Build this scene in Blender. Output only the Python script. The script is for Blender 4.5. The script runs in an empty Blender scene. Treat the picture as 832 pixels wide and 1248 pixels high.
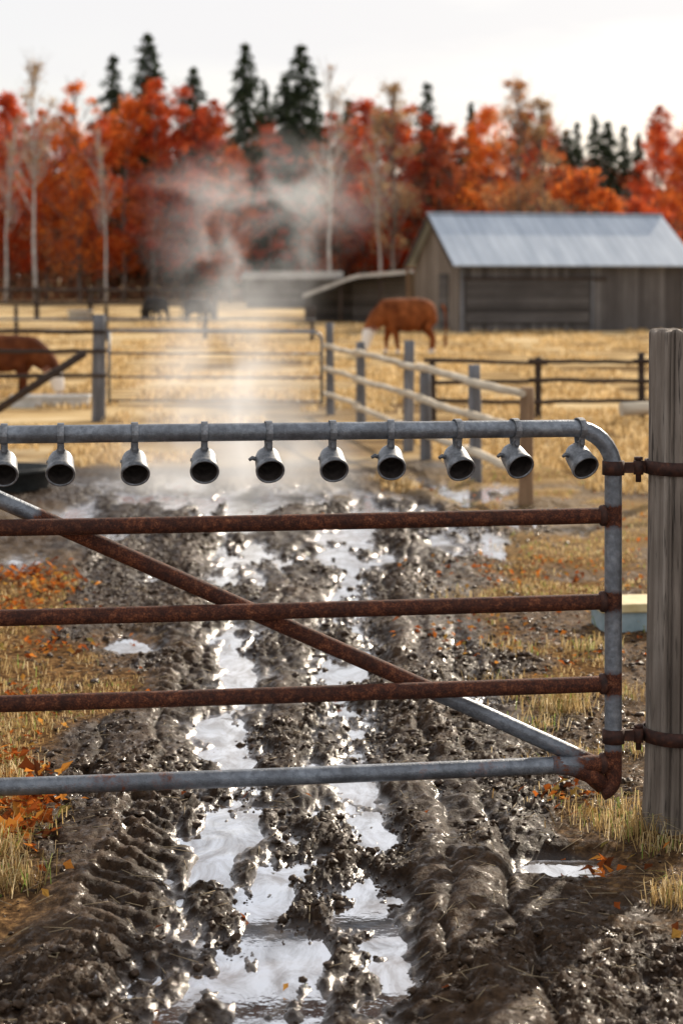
import bpy, math, random
import numpy as np
from mathutils import Vector, Matrix
random.seed(7); RNG=np.random.default_rng(11)
C=bpy.context.scene.collection
F=2200.0; HC=1.77; HY=340.0
def X(px,D): return (px-416.0)*D/F
def Z(py,D): return HC-(py-HY)*D/F
def DG(py): return F*HC/(py-HY)

# ------------------------------------------------------------ noise
def hsh(ix,iy,s):
    h=(ix.astype(np.int64)*374761393+iy.astype(np.int64)*668265263+s*974634777)&0xffffffff
    h=((h^(h>>13))*1274126177)&0xffffffff
    h=((h^(h>>15))*1103515245)&0xffffffff
    return (h^(h>>16))/4294967296.0
def vn(x,y,s=0):
    ix=np.floor(x);iy=np.floor(y);fx=x-ix;fy=y-iy
    fx=fx*fx*fx*(fx*(fx*6-15)+10);fy=fy*fy*fy*(fy*(fy*6-15)+10)
    a=hsh(ix,iy,s);b=hsh(ix+1,iy,s);c=hsh(ix,iy+1,s);d=hsh(ix+1,iy+1,s)
    return (a*(1-fx)+b*fx)*(1-fy)+(c*(1-fx)+d*fx)*fy
def fbm(x,y,s=0,o=4):
    r=0;a=.5;t=0
    for i in range(o):
        r=r+a*vn(x,y,s+i*17);t+=a;a*=.5;x=x*2.03+3.1;y=y*2.03+1.7
    return r/t
def bumps(x,y,cell,s,r0,r1,prob):
    wx=x+cell*.35*(vn(x*3/cell,y*3/cell,s+5)-.5)*1.8;wy=y+cell*.35*(vn(x*3/cell,y*3/cell,s+6)-.5)*1.8
    gx=wx/cell;gy=wy/cell;ix=np.floor(gx);iy=np.floor(gy);H=np.zeros_like(x)
    for dx in (-1,0,1):
        for dy in (-1,0,1):
            cx=ix+dx;cy=iy+dy
            px=cx+hsh(cx,cy,s);py=cy+hsh(cx,cy,s+1);k=hsh(cx,cy,s+2)
            r=(r0+(r1-r0)*k)*(hsh(cx,cy,s+3)<prob)+1e-6
            el=.6+.8*hsh(cx,cy,s+4)
            d2=((gx-px)**2*el+(gy-py)**2/el)/(r*r)
            H=np.maximum(H,r*cell*np.clip(1-d2,0,1)**.62)
    return H
def sst(a,b,x):
    t=np.clip((x-a)/(b-a),0,1);return t*t*(3-2*t)

# ------------------------------------------------------------ mesh helpers
def mesh_np(name,V,Fc,attrs=None,smooth=False):
    me=bpy.data.meshes.new(name);V=np.asarray(V,dtype=np.float32);Fc=np.asarray(Fc,dtype=np.int32)
    n=Fc.shape[1];me.vertices.add(len(V));me.vertices.foreach_set('co',V.ravel())
    me.loops.add(Fc.size);me.loops.foreach_set('vertex_index',Fc.ravel())
    me.polygons.add(len(Fc));me.polygons.foreach_set('loop_start',np.arange(0,Fc.size,n,dtype=np.int32))
    me.polygons.foreach_set('loop_total',np.full(len(Fc),n,dtype=np.int32))
    me.polygons.foreach_set('use_smooth',np.full(len(Fc),smooth))
    for k,(dom,arr) in (attrs or {}).items():
        a=me.attributes.new(k,'FLOAT',dom);a.data.foreach_set('value',np.asarray(arr,dtype=np.float32))
    me.update(calc_edges=True);me.validate();return me
class MB:
    def __init__(s): s.v=[];s.f=[];s.a=[];s.flat=[]
    def quadmesh(s,rings,close=True,cap=True,attr=None,flat=False):
        n=len(rings[0]);b=len(s.v)
        for i,r in enumerate(rings):
            for p in r: s.v.append(tuple(p));s.a.append(attr[i] if attr else 0)
        m=n if close else n-1
        for i in range(len(rings)-1):
            for j in range(m):
                k=(j+1)%n
                s.f.append((b+i*n+j,b+i*n+k,b+(i+1)*n+k,b+(i+1)*n+j));s.flat.append(flat)
        if cap:
            s.f.append(tuple(b+j for j in range(n))[::-1]);s.flat.append(True)
            e=b+(len(rings)-1)*n;s.f.append(tuple(e+j for j in range(n)));s.flat.append(True)
        return s
    def tube(s,pts,r,n=12,cap=True,attr=None):
        pts=[Vector(p) for p in pts];rs=r if isinstance(r,(list,tuple)) else [r]*len(pts)
        rings=[];up=None
        for i,p in enumerate(pts):
            t=(pts[min(i+1,len(pts)-1)]-pts[max(i-1,0)]).normalized()
            if up is None: up=Vector((0,0,1)) if abs(t.z)<.9 else Vector((0,1,0))
            a=t.cross(up).normalized();b=a.cross(t).normalized();up=b
            rings.append([p+rs[i]*(math.cos(2*math.pi*j/n)*a+math.sin(2*math.pi*j/n)*b) for j in range(n)])
        return s.quadmesh(rings,cap=cap,attr=attr)
    def box(s,c,d,rot=None,bev=0):
        b=len(s.v);R=rot or Matrix.Identity(3);c=Vector(c)
        for x in(-.5,.5):
            for y in(-.5,.5):
                for z in(-.5,.5):
                    s.v.append(tuple(c+R@Vector((x*d[0],y*d[1],z*d[2]))));s.a.append(0)
        for f in((0,1,3,2),(4,6,7,5),(0,4,5,1),(2,3,7,6),(0,2,6,4),(1,5,7,3)):
            s.f.append(tuple(b+i for i in f));s.flat.append(True)
        return s
    def lathe(s,prof,n=28,M=None,cap=False,a0=0):
        M=M or Matrix.Identity(4)
        rings=[[M@Vector((r*math.cos(2*math.pi*j/n),r*math.sin(2*math.pi*j/n),z)) for j in range(n)] for r,z in prof]
        return s.quadmesh(rings,cap=cap)
    def mesh(s,name):
        me=bpy.data.meshes.new(name);me.from_pydata(s.v,[],s.f)
        a=me.attributes.new('rust','FLOAT','POINT');a.data.foreach_set('value',np.array(s.a,dtype=np.float32))
        me.polygons.foreach_set('use_smooth',[not k for k in s.flat]);me.update();return me
def link(name,me,mat,parent=None,**kw):
    o=bpy.data.objects.new(name,me);C.objects.link(o)
    if mat and len(me.materials)==0: me.materials.append(mat)
    if parent: o.parent=parent
    for k,v in kw.items(): o[k]=v
    return o
def part(name,mb,mat,parent,label=None,bevel=0):
    o=link(name,mb.mesh(name),mat,parent)
    if label:o['label']=label
    if bevel:
        m=o.modifiers.new('b','BEVEL');m.width=bevel;m.segments=2;m.limit_method='ANGLE'
    return o
def thing(name,label,cat,loc=(0,0,0),rz=0,group=None,scale=1):
    o=bpy.data.objects.new(name,None);C.objects.link(o);o.location=loc;o.rotation_euler=(0,0,rz)
    o.scale=(scale,)*3 if not isinstance(scale,tuple) else scale
    o.empty_display_size=.1;o['label']=label;o['category']=cat
    if group:o['group']=group
    return o
def dup(root,loc,rz,label,group=None,scale=None,color=None,mats=None):
    r=root.copy();C.objects.link(r);r.location=loc;r.rotation_euler=(root.rotation_euler[0],root.rotation_euler[1],rz);r['label']=label
    if scale is not None:r.scale=(scale,)*3 if not isinstance(scale,tuple) else scale
    if group:r['group']=group
    for ch in list(root.children):
        c=ch.copy();C.objects.link(c);c.parent=r
        if color:c.color=color
        for g in list(ch.children):
            d=g.copy();C.objects.link(d);d.parent=c
    return r

# ------------------------------------------------------------ material helpers
class NT:
    def __init__(s,name):
        s.m=bpy.data.materials.new(name);s.m.use_nodes=True;s.t=s.m.node_tree;s.t.nodes.clear()
        s.out=s.n('ShaderNodeOutputMaterial')
    def n(s,t,**kw):
        x=s.t.nodes.new(t)
        for k,v in kw.items(): setattr(x,k,v)
        return x
    def l(s,a,b): s.t.links.new(a,b)
    def put(s,inp,v):
        if isinstance(v,bpy.types.NodeSocket): s.l(v,inp)
        else: inp.default_value=v
    def coord(s,scale=(1,1,1),kind='Object'):
        c=s.n('ShaderNodeTexCoord');m=s.n('ShaderNodeMapping');s.l(c.outputs[kind],m.inputs[0]);m.inputs['Scale'].default_value=scale;return m.outputs[0]
    def noise(s,vec,scale,det=4,rough=.55,dist=0):
        x=s.n('ShaderNodeTexNoise');s.l(vec,x.inputs['Vector']);x.inputs['Scale'].default_value=scale;x.inputs['Detail'].default_value=det
        x.inputs['Roughness'].default_value=rough;x.inputs['Distortion'].default_value=dist;return x.outputs['Fac']
    def ramp(s,f,stops):
        x=s.n('ShaderNodeValToRGB');s.put(x.inputs[0],f);e=x.color_ramp.elements
        while len(e)<len(stops): e.new(.5)
        for i,(p,c) in enumerate(stops):
            e[i].position=p;e[i].color=(c,c,c,1) if not isinstance(c,tuple) else (*c,1)
        return x.outputs[0]
    def math(s,op,a,b=0,c=None,clamp=False):
        x=s.n('ShaderNodeMath',operation=op,use_clamp=clamp);s.put(x.inputs[0],a);s.put(x.inputs[1],b)
        if c is not None:s.put(x.inputs[2],c)
        return x.outputs[0]
    def mrange(s,v,a,b,c=0,d=1,smooth=True):
        x=s.n('ShaderNodeMapRange');x.interpolation_type='SMOOTHSTEP' if smooth else 'LINEAR';s.put(x.inputs[0],v)
        for i,q in enumerate((a,b,c,d)): x.inputs[i+1].default_value=q
        return x.outputs[0]
    def mix(s,f,a,b,mode='MIX'):
        x=s.n('ShaderNodeMix',data_type='RGBA',blend_type=mode);s.put(x.inputs[0],f)
        for i,v in((6,a),(7,b)):
            if isinstance(v,tuple): x.inputs[i].default_value=(*v,1)
            else: s.l(v,x.inputs[i])
        return x.outputs[2]
    def attr(s,name):
        x=s.n('ShaderNodeAttribute',attribute_name=name);return x.outputs['Fac']
    def bump(s,h,st=.3,d=.01,prev=None):
        x=s.n('ShaderNodeBump');s.l(h,x.inputs['Height']);s.put(x.inputs['Strength'],st);x.inputs['Distance'].default_value=d
        if prev:s.l(prev,x.inputs['Normal'])
        return x.outputs[0]
    def bsdf(s,col,rough=.6,metal=0,normal=None,**kw):
        b=s.n('ShaderNodeBsdfPrincipled')
        if isinstance(col,tuple): b.inputs['Base Color'].default_value=(*col,1)
        else: s.l(col,b.inputs['Base Color'])
        s.put(b.inputs['Roughness'],rough);s.put(b.inputs['Metallic'],metal)
        if normal:s.l(normal,b.inputs['Normal'])
        for k,v in kw.items(): s.put(b.inputs[k],v)
        s.l(b.outputs[0],s.out.inputs[0]);return b
def simple(name,c1,c2,scale=8,rough=.7,metal=0,cs=(1,1,1),bump=.2,spec=.5):
    t=NT(name);v=t.coord(cs);n=t.noise(v,scale,6);t.bsdf(t.ramp(n,[(.3,c1),(.7,c2)]),rough,metal,t.bump(n,bump,.01),**{SPEC:spec});return t.m
SPEC='Specular IOR Level'
# pipes
t=NT('pipe_metal');v=t.coord();a=t.attr('rust');n1=t.noise(v,9,8,.65);n2=t.noise(v,55,5,.6);n3=t.noise(v,220,3)
nn=t.math('ADD',t.math('MULTIPLY',n1,.75),t.math('MULTIPLY',n2,.35))
f=t.math('ADD',t.math('MULTIPLY',t.math('SUBTRACT',t.math('ADD',a,nn),1.03),7.0),.5,clamp=True)
galv=t.mix(t.ramp(n2,[(.35,0.0),(.65,1.0)]),(.18,.20,.23),(.33,.36,.40));galv=t.mix(t.ramp(n1,[(.38,.7),(.6,0.0)]),galv,(.11,.115,.125))
rust=t.ramp(t.math('ADD',t.math('MULTIPLY',n2,.6),t.math('MULTIPLY',n3,.4)),[(.32,(.024,.009,.006)),(.48,(.080,.024,.013)),(.58,(.17,.052,.022)),(.70,(.33,.14,.07))])
rust=t.mix(t.ramp(n1,[(.40,.6),(.58,0.)]),rust,(.030,.012,.009))
t.bsdf(t.mix(f,galv,rust),t.math('ADD',.42,t.math('MULTIPLY',f,.36)),t.math('MULTIPLY',t.math('SUBTRACT',1,f),.65),t.bump(t.math('ADD',n3,n2),.5,.003),**{SPEC:.3});PIPE=t.m
t=NT('hinge_rust');v=t.coord();n2=t.noise(v,45,6);t.bsdf(t.ramp(n2,[(.3,(.02,.009,.007)),(.55,(.06,.022,.014)),(.75,(.14,.05,.025))]),.75,.2,t.bump(n2,.5,.003));RUST=t.m
t=NT('bell_zinc');v=t.coord();n1=t.noise(v,25,6,.6);n2=t.noise(v,140,4)
t.bsdf(t.mix(t.ramp(n2,[(.4,0.),(.6,1.)]),t.ramp(n1,[(.35,(.10,.107,.118)),(.6,(.27,.285,.31))]),t.ramp(n1,[(.4,(.17,.178,.19)),(.65,(.40,.42,.45))])),t.math('ADD',.38,t.math('MULTIPLY',n1,.25)),.5,t.bump(n2,.25,.001));ZINC=t.m
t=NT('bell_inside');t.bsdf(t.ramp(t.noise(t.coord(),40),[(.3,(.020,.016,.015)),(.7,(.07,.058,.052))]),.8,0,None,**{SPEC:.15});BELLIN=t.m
def wood(name,c0,c1,c2,g=22,crack=.6,cs=(1,1,.06),bs=.6):
    t=NT(name);v=t.coord(cs);n=t.noise(v,g,8,.65,.3);n2=t.noise(v,g*4.5,5,.6);v2=t.coord();n3=t.noise(v2,3,4)
    col=t.ramp(n,[(.28,c0),(.5,c1),(.72,c2)])
    col=t.mix(t.ramp(n3,[(.35,.45),(.6,0.)]),col,c0)
    col=t.mix(t.math('MULTIPLY',t.ramp(n2,[(.34,1.),(.44,0.)]),crack),col,(.012,.010,.009))
    t.bsdf(col,.85,0,t.bump(n,bs,.012,t.bump(n2,bs,.005)),**{SPEC:.25});return t.m
POSTW=wood('weathered_post_wood',(.10,.080,.064),(.245,.205,.17),(.42,.37,.32),20,.75)
GREYW=wood('grey_fence_wood',(.09,.088,.09),(.19,.19,.20),(.31,.31,.33),14,.3)
TANW=wood('tan_rail_wood',(.42,.34,.24),(.68,.58,.44),(.80,.72,.58),14,.1,(.06,.06,1))
BRNW=wood('brown_post_wood',(.12,.07,.04),(.26,.16,.09),(.38,.25,.15),14,.3)
DARKW=wood('dark_rail_wood',(.028,.02,.017),(.06,.042,.034),(.11,.08,.06),12,.3,(.06,.06,1))
def planks(name,c0,c1,c2,w=.19,horizontal=False,axis=0):
    t=NT(name);c=t.n('ShaderNodeTexCoord');s=t.n('ShaderNodeSeparateXYZ');t.l(c.outputs['Object'],s.inputs[0])
    u=s.outputs[2] if horizontal else s.outputs[axis];u=t.math('DIVIDE',u,w);fl=t.math('FLOOR',u);fr=t.math('FRACT',u)
    wn=t.n('ShaderNodeTexWhiteNoise',noise_dimensions='1D');t.l(fl,wn.inputs['W'])
    v=t.coord((.12,1,1) if horizontal else (1,1,.12));n=t.noise(v,9,7,.65);v2=t.coord();n2=t.noise(v2,.7,4)
    k=t.math('ADD',t.math('MULTIPLY',n,.55),t.math('MULTIPLY',wn.outputs[0],.45))
    col=t.ramp(k,[(.2,c0),(.5,c1),(.8,c2)]);col=t.mix(t.ramp(n2,[(.35,.5),(.65,0.)]),col,c0)
    gap=t.math('LESS_THAN',fr,.07);col=t.mix(gap,col,(.008,.007,.006))
    t.bsdf(col,.9,0,t.bump(t.math('SUBTRACT',n,gap),.6,.02),**{SPEC:.2});return t.m
BARNS=planks('barn_side_boards',(.07,.062,.058),(.145,.132,.126),(.26,.245,.235))
BARNG=planks('barn_gable_boards',(.11,.088,.07),(.21,.172,.14),(.33,.28,.24),axis=1)
BARND=planks('barn_horizontal_boards',(.05,.044,.041),(.10,.09,.084),(.17,.155,.147),.16,True)
def roofmat(name,c0,c1,bs):
    t=NT(name);c=t.n('ShaderNodeTexCoord');s=t.n('ShaderNodeSeparateXYZ');t.l(c.outputs['Object'],s.inputs[0])
    wv=t.math('ABSOLUTE',t.math('SUBTRACT',t.math('FRACT',t.math('MULTIPLY',s.outputs[0],3.0)),.5));n=t.noise(t.coord((1,.2,.2)),2.2,6)
    col=t.ramp(n,[(.3,c0),(.65,c1)]);col=t.mix(t.ramp(wv,[(.42,0.),(.5,.35)]),col,(.12,.13,.15))
    t.bsdf(col,.62,.15,None,**{SPEC:.3});return t.m
ROOF=roofmat('roof_metal',(.38,.44,.52),(.54,.60,.67),.1)

# ------------------------------------------------------------ ground
def lanes(y):
    xl=np.interp(y,[2,5,7,9.3,12,16],[-.40,-.40,-.44,-.57,-.70,-.85])
    xr=np.interp(y,[2,5,7,9.3,10.8,12,16],[.05,.04,.03,-.02,.08,.12,.10]);return xl,xr
PU=(.665,5.40)
def gmask(x,y):
    xl=np.interp(y,[2,6,9,11,14,15],[-.82,-.88,-1.2,-1.55,-2.2,-3.5])
    xr=np.interp(y,[2,5.0,5.9,7,9.3,11,13,15,16],[1.2,1.0,.60,.62,.70,.64,.88,1.1,1.3])
    n=fbm(x*2.2,y*1.6,3,4)-.5;n2=fbm(x*.5,y*.35,9,3)-.5
    L=sst(.12,-.15,x-xl+n*.8);L=L*(1-.75*sst(10.2,11,y)*sst(15.5,14.2,y))
    R=sst(-.1,.22,x-xr+n*.9)*(.50+.50*sst(.40,.58,fbm(x*1.9,y*1.5,21,4)))
    far=sst(14.8,17.5,y+n2*5+n*3)
    trk=np.exp(-((x-(-.75-.03*(y-16)))/(.55+.03*y))**2)*sst(40,17,y)*.85*(fbm(x*.9,y*.5,33,3)+.3)
    return np.clip(np.maximum(np.maximum(L,R),far)-trk*far,0,1)
def height(x,y):
    xl,xr=lanes(y);w=(fbm(x*1.7,y*1.7,40,4)-.5);xw=x+.13*w+.08*(fbm(x*6,y*4,44,3)-.5)
    near=sst(17.8,16.2,y)
    base=.034+.034*(fbm(x*1.5,y*1.5,50,4)-.5)
    m=sst(7.0,5.6,y)
    g1=np.exp(-((xw-xl)/.14)**2);g2=np.exp(-((xw-xr)/.15)**2);gm_=m*np.exp(-((xw+.18)/.31)**4);mid=(xl+xr)/2
    wat=np.clip(g1+g2+gm_,0,1)
    rut=(-.044*(g1+g2)*(1-.45*m)-.032*gm_)*sst(15.5,13,y)+wat*(.10*(fbm(x*5.5,y*1.6,141,3)-.465)+.085*(fbm(x*17,y*6,151,3)-.475))*sst(15,12,y)
    amp=.45+1.1*fbm(x*2.5,y*1.2,60,3)
    r1=np.exp(-((xw-xl+.31)/.12)**2);r2=np.exp(-((xw-xr-.33)/.13)**2)
    ridge=(.028*r1+.034*r2)*amp*sst(14,10,y)+.013*(1-m)*np.exp(-((xw-mid)/.10)**2)*sst(14,10,y)
    wet=sst(9.8,11.3,y)*sst(17,14.8,y)*sst(2.6,1.2,np.abs(x+.3))
    wetd=-wet*(.018+.16*(.50-fbm(x*3.0,y*.9,70,4)))
    pud=-.060*np.exp(-((xw+1.0)/.17)**2-((y-8.7)/.35)**2)
    pud=pud-.06*np.exp(-((xw+.95)/.25)**2-((y-10.6)/.3)**2)-.04*np.exp(-((xw-.36)/.09)**2-((y-6.3)/.5)**2)-.05*np.exp(-((xw-.55)/.10)**2-((y-7.6)/.3)**2)
    g=gmask(x,y);mud=(1-g*.85)*sst(19,14,y)
    gr_=fbm(xw*5.0,y*.30,171,2)
    groove=(-.017*np.exp(-((gr_-.5)/.042)**2)+.010*sst(.55,.62,gr_)+.007*sst(.42,.36,gr_))*mud*sst(1.7,1.2,np.abs(x+.1))*(1-.6*wat)
    b1=bumps(x,y,.11,80,.25,.62,.28);b2=bumps(x,y,.05,90,.22,.62,.5);b3=bumps(x,y,.024,95,.2,.65,.75);b4=bumps(x,y,.014,97,.2,.65,.75)
    clump=.20+.95*sst(.42,.64,fbm(x*3,y*1.6,99,3))
    p2=np.exp(-((x-PU[0])/.165)**4-((y-PU[1])/.13)**4)
    lump=mud*clump*(b1*.06*(1-.6*wat)+b2*.24*(1-.35*wat)+b3*.70*(1-.30*wat)+b4*.95)*(1-p2)
    rough=(fbm(x*16,y*16,110,5)-.5)*(.036*mud*(1-.25*wat)+.012*g*near)*(1-p2)
    cle=0
    for c,sg in((xl-.22,1),(xr+.22,-1)):
        d=xw-c;ph=(y/.105+sg*d*4.5+.6*w);cl=sst(.0,.45,np.sin(ph*2*np.pi))
        cle=cle+cl*.015*np.exp(-(d/.11)**4)*sst(.34,.50,fbm(x*1.2,y*.9,120,2))
    far=.10*(fbm(x*.12,y*.12,130,3)-.5)*sst(20,45,y)*sst(400,150,y)
    return (base+rut+ridge+wetd+pud+groove)*near*(1-p2)+lump+rough+cle*mud+far-.012*p2
rows=np.concatenate([np.linspace(-25,2.4,16),np.exp(np.linspace(math.log(2.6),math.log(20),1050)),np.exp(np.linspace(math.log(20.3),math.log(4500),150))])
uc=np.linspace(-1,1,720);uo=np.exp(np.linspace(math.log(1.05),math.log(30),22));cols=np.concatenate([-uo[::-1],uc,uo])
W=.95+.24*np.maximum(rows,2);GX=W[:,None]*cols[None,:];GY=np.repeat(rows[:,None],len(cols),1)
GZ=height(GX,GY);GG=gmask(GX,GY)
nr,nc=GX.shape;idx=np.arange(nr*nc).reshape(nr,nc)
Fq=np.stack([idx[:-1,:-1],idx[:-1,1:],idx[1:,1:],idx[1:,:-1]],-1).reshape(-1,4)
gm=mesh_np('ground',np.stack([GX,GY,GZ],-1).reshape(-1,3),Fq,{'grass':('POINT',GG.ravel())},True)
t=NT('ground_mud_and_dry_grass');v=t.coord();g=t.attr('grass')
n1=t.noise(v,3.2,6,.6);n2=t.noise(v,38,6,.65);n3=t.noise(v,160,4,.6);nb=t.noise(v,.22,5,.6);nb2=t.noise(t.coord((.5,2,1)),.6,5,.65)
geo=t.n('ShaderNodeNewGeometry');sp=t.n('ShaderNodeSeparateXYZ');t.l(geo.outputs['Position'],sp.inputs[0])
hi=t.mrange(sp.outputs[2],.02,.08)
dry=t.math('MULTIPLY',hi,t.ramp(n1,[(.35,.15),(.7,1.)]))
mudc=t.mix(dry,t.ramp(n2,[(.3,(.012,.0065,.0035)),(.7,(.038,.021,.011))]),t.ramp(n2,[(.3,(.036,.020,.011)),(.7,(.135,.080,.043))]))
gold=t.ramp(n2,[(.25,(.18,.11,.048)),(.5,(.43,.285,.125)),(.75,(.68,.50,.26))])
fld=t.ramp(t.math('ADD',t.math('MULTIPLY',nb,.5),t.math('MULTIPLY',nb2,.5)),[(.43,(.10,.062,.036)),(.475,(.32,.21,.10)),(.515,(.60,.43,.22)),(.60,(.80,.64,.40))])
yy=t.mrange(sp.outputs[1],9,22,smooth=False)
litter=t.ramp(n2,[(.3,(.035,.020,.010)),(.5,(.13,.072,.034)),(.62,(.30,.17,.07)),(.75,(.50,.33,.15))])
gcol=t.mix(yy,litter,t.mix(.82,gold,fld))
col=t.mix(g,mudc,gcol)
ng=t.math('SUBTRACT',1,g)
low=t.mrange(sp.outputs[2],.022,.004);spk=t.ramp(t.noise(v,34,5,.7),[(.53,0.),(.60,1.)])
film=t.math('MULTIPLY',t.math('MAXIMUM',t.math('MULTIPLY',low,.9),t.math('MULTIPLY',spk,.42)),ng)
film=t.math('MULTIPLY',film,t.mrange(sp.outputs[1],19,14))
b=t.bsdf(col,t.math('ADD',.55,t.math('MULTIPLY',g,.3)),0,t.bump(n3,.6,.004,t.bump(n2,.8,.013)),**{SPEC:t.math('MULTIPLY',ng,.08)})
gl=t.n('ShaderNodeBsdfGlossy');gl.inputs['Color'].default_value=(.97,.95,.95,1);gl.inputs['Roughness'].default_value=.13
t.l(t.bump(n3,.25,.003,t.bump(n2,.5,.009)),gl.inputs['Normal'])
lw=t.n('ShaderNodeFresnel');lw.inputs[0].default_value=1.38
ms=t.n('ShaderNodeMixShader');t.l(t.math('MULTIPLY',film,t.math('MULTIPLY',lw.outputs[0],1.6),clamp=True),ms.inputs[0]);t.l(b.outputs[0],ms.inputs[1]);t.l(gl.outputs[0],ms.inputs[2]);t.l(ms.outputs[0],t.out.inputs[0]);GM=t.m
link('ground',gm,GM,kind='structure')
# water
xs=np.linspace(-4,5,40);ys=np.linspace(2.6,16.6,50);wx,wy=np.meshgrid(xs,ys);i2=np.arange(2000).reshape(50,40)
wm=mesh_np('puddle_water',np.stack([wx,wy,np.zeros_like(wx)],-1).reshape(-1,3),np.stack([i2[:-1,:-1],i2[:-1,1:],i2[1:,1:],i2[1:,:-1]],-1).reshape(-1,4),None,True)
t=NT('muddy_water');v=t.coord();n=t.noise(v,9,4);n2=t.noise(v,2.0,4)
b=t.bsdf(t.ramp(n2,[(.35,(.045,.030,.019)),(.65,(.13,.09,.06))]),.25);gl=t.n('ShaderNodeBsdfGlossy');gl.inputs['Color'].default_value=(.92,.95,1,1);gl.inputs['Roughness'].default_value=.03
t.l(t.bump(n,.14,.01),gl.inputs['Normal']);ms=t.n('ShaderNodeMixShader');t.l(t.ramp(t.noise(t.coord((1.6,.8,1)),6,6,.65,.8),[(.38,.28),(.50,.56),(.60,.76)]),ms.inputs[0]);t.l(b.outputs[0],ms.inputs[1]);t.l(gl.outputs[0],ms.inputs[2]);t.l(ms.outputs[0],t.out.inputs[0])
WATER=t.m;link('puddle_water',wm,WATER,kind='structure')

# ------------------------------------------------------------ gate
P0=Vector((X(747,5.70),5.70,0));GA=math.atan2(.25,1.896);U=Vector((math.cos(GA),math.sin(GA),0))
def gs(px):
    k=(px-416)/F;return (k*P0.y-P0.x)/(U.x-k*U.y)
gate=thing('farm_gate','long tubular metal farm gate with rusty middle bars across the muddy track','gate',P0,GA)
RT=.0275;mb=MB();pts=[];at=[]
def add(p,r): pts.append(p);at.append(r)
LX=-3.35
add((LX,0,.17),.2);add((LX,0,.7),.1);add((LX,0,1.15),.05)
for k in range(7):
    a=math.pi/2*k/6;add((LX+.13-.13*math.cos(a),0,1.17+.13*math.sin(a)),.05)
for k in range(1,60): add((LX+.13+( -LX-.26)*k/60,0,1.30),.12+.10*math.sin(k*1.7)*math.sin(k*.31))
for k in range(9):
    a=math.pi/2*k/8;add((-.13+.13*math.sin(a),0,1.17+.13*math.cos(a)),.18+.015*k)
joints=[1.024,.752,.492,.241]
for k in range(1,50):
    z=1.17-(1.17-.20)*k/49;r=.27
    for j in joints:r+=.55*math.exp(-((z-j)/.035)**2)
    if z<.35:r+=.25*(.35-z)/.2
    add((0,0,z),r)
for q in range(1,7):
    a=math.pi/2*q/6*.85;add((-.05+.05*math.cos(a),0,.20-.05*math.sin(a)),.75)
mb.tube(pts,RT,18,True,at);part('frame_tube',mb,PIPE,gate,'galvanised outer tube of the gate with a rounded upper corner')
mb=MB();mb.tube([(-.20,0,.243),(-.13,0,.232),(-.075,0,.208),(-.035,0,.172)],[.0278,.0282,.0285,.028],18,True,[.45,.55,.7,.8]);part('corner_elbow',mb,PIPE,gate,'rusty bend at the lower right corner of the gate')
for j,(z,ru) in enumerate(zip(joints,(1.1,1.1,1.1,.40))):
    mb=MB();n=60;pp=[];aa=[]
    for k in range(n+1):
        x=LX+(0-LX)*k/n;pp.append((x,0,z-.006*math.sin(math.pi*k/n)));r=ru
        if j==3: r=.36+.14*math.sin(x*5.1)*math.sin(x*2.3+1)+.35*sst(-.25,0,x)
        aa.append(float(r))
    mb.tube(pp,.0255 if j<3 else .027,16,True,aa)
    part('rail',mb,PIPE,gate,['rusty second bar of the gate','rusty third bar of the gate','rusty fourth bar of the gate','grey bottom bar of the gate speckled with rust'][j])
    mb=MB();mb.lathe([(.0255,-.046),(.033,-.040),(.034,-.03),(.030,-.026)],16,Matrix.Rotation(math.pi/2,4,'Y'))
    for i,p in enumerate(mb.v): mb.v[i]=(p[0],p[1],p[2]+z)
    part('weld_collar',mb,RUST,gate)
s0=gs(0);s1=-.035;z0=1.096;z1=.225;sl=(z1-z0)/(s1-s0);sT=s0-(1.29-z0)/(-sl)
mb=MB();pp=[];aa=[]
for k in range(61):
    s=sT+(s1-sT)*k/60;px=(s-s0)/(s1-s0)*730
    yb=.050 if k<50 else .050-.03*(k-50)/10
    pp.append((s,yb,z0+(s-s0)*sl));r=float(.15+.95*sst(20,75,px)-.75*sst(470,545,px)+.35*sst(660,730,px));aa.append(r)
mb.tube(pp,.026,16,True,aa);part('brace',mb,PIPE,gate,'diagonal brace, rusty in the middle and grey at both ends')
hz=[1.174,.327]
for z in hz:
    mb=MB();mb.lathe([(.0285,-.022),(.035,-.022),(.035,.022),(.0285,.022)],20,Matrix.Translation((0,0,z)),False)
    mb.box((.045,0,z),(.055,.010,.034));mb.lathe([(.001,.022),(.016,.022),(.016,-.022),(.001,-.022)],14,Matrix.Translation((.082,0,z)),False)
    part('hinge_eye',mb,RUST,gate)
# post
PC=Vector((X(787,5.74)+.104,5.74,0))
post=thing('gate_post','thick weathered grey round wooden post holding the farm gate hinges','post',PC)
na,nz=150,190;TH=np.linspace(0,2*np.pi,na,endpoint=False);ZZ=np.linspace(-.12,1.60,nz);th,zz=np.meshgrid(TH,ZZ)
cx,sx=np.cos(th),np.sin(th)
gr=vn(cx*9+40,sx*9+zz*.7,5)*.5+vn(cx*22+9,sx*22+zz*1.3,6)*.5
gro=-.007*sst(.62,.75,vn(cx*13+3,sx*13+zz*.35,8))-.010*sst(.80,.9,vn(cx*20+13,sx*20+zz*.25,18))
rr=.103+.003*np.sin(zz*2.1+th)+.007*(gr-.5)+gro+.010*sst(.25,-.05,zz)
lean=.018*(zz-.8)/1.6
PX=rr*cx+lean;PY=rr*sx
rings=[[(PX[i,j],PY[i,j],ZZ[i]) for j in range(na)] for i in range(nz)]
top=[[(PX[-1,j]*k+(1-k)*lean[-1,0],PY[-1,j]*k,1.60+d+.004*math.sin(j*.5)) for j in range(na)] for k,d in((.975,.006),(.9,.009),(.6,.009),(.2,.007))]
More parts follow.
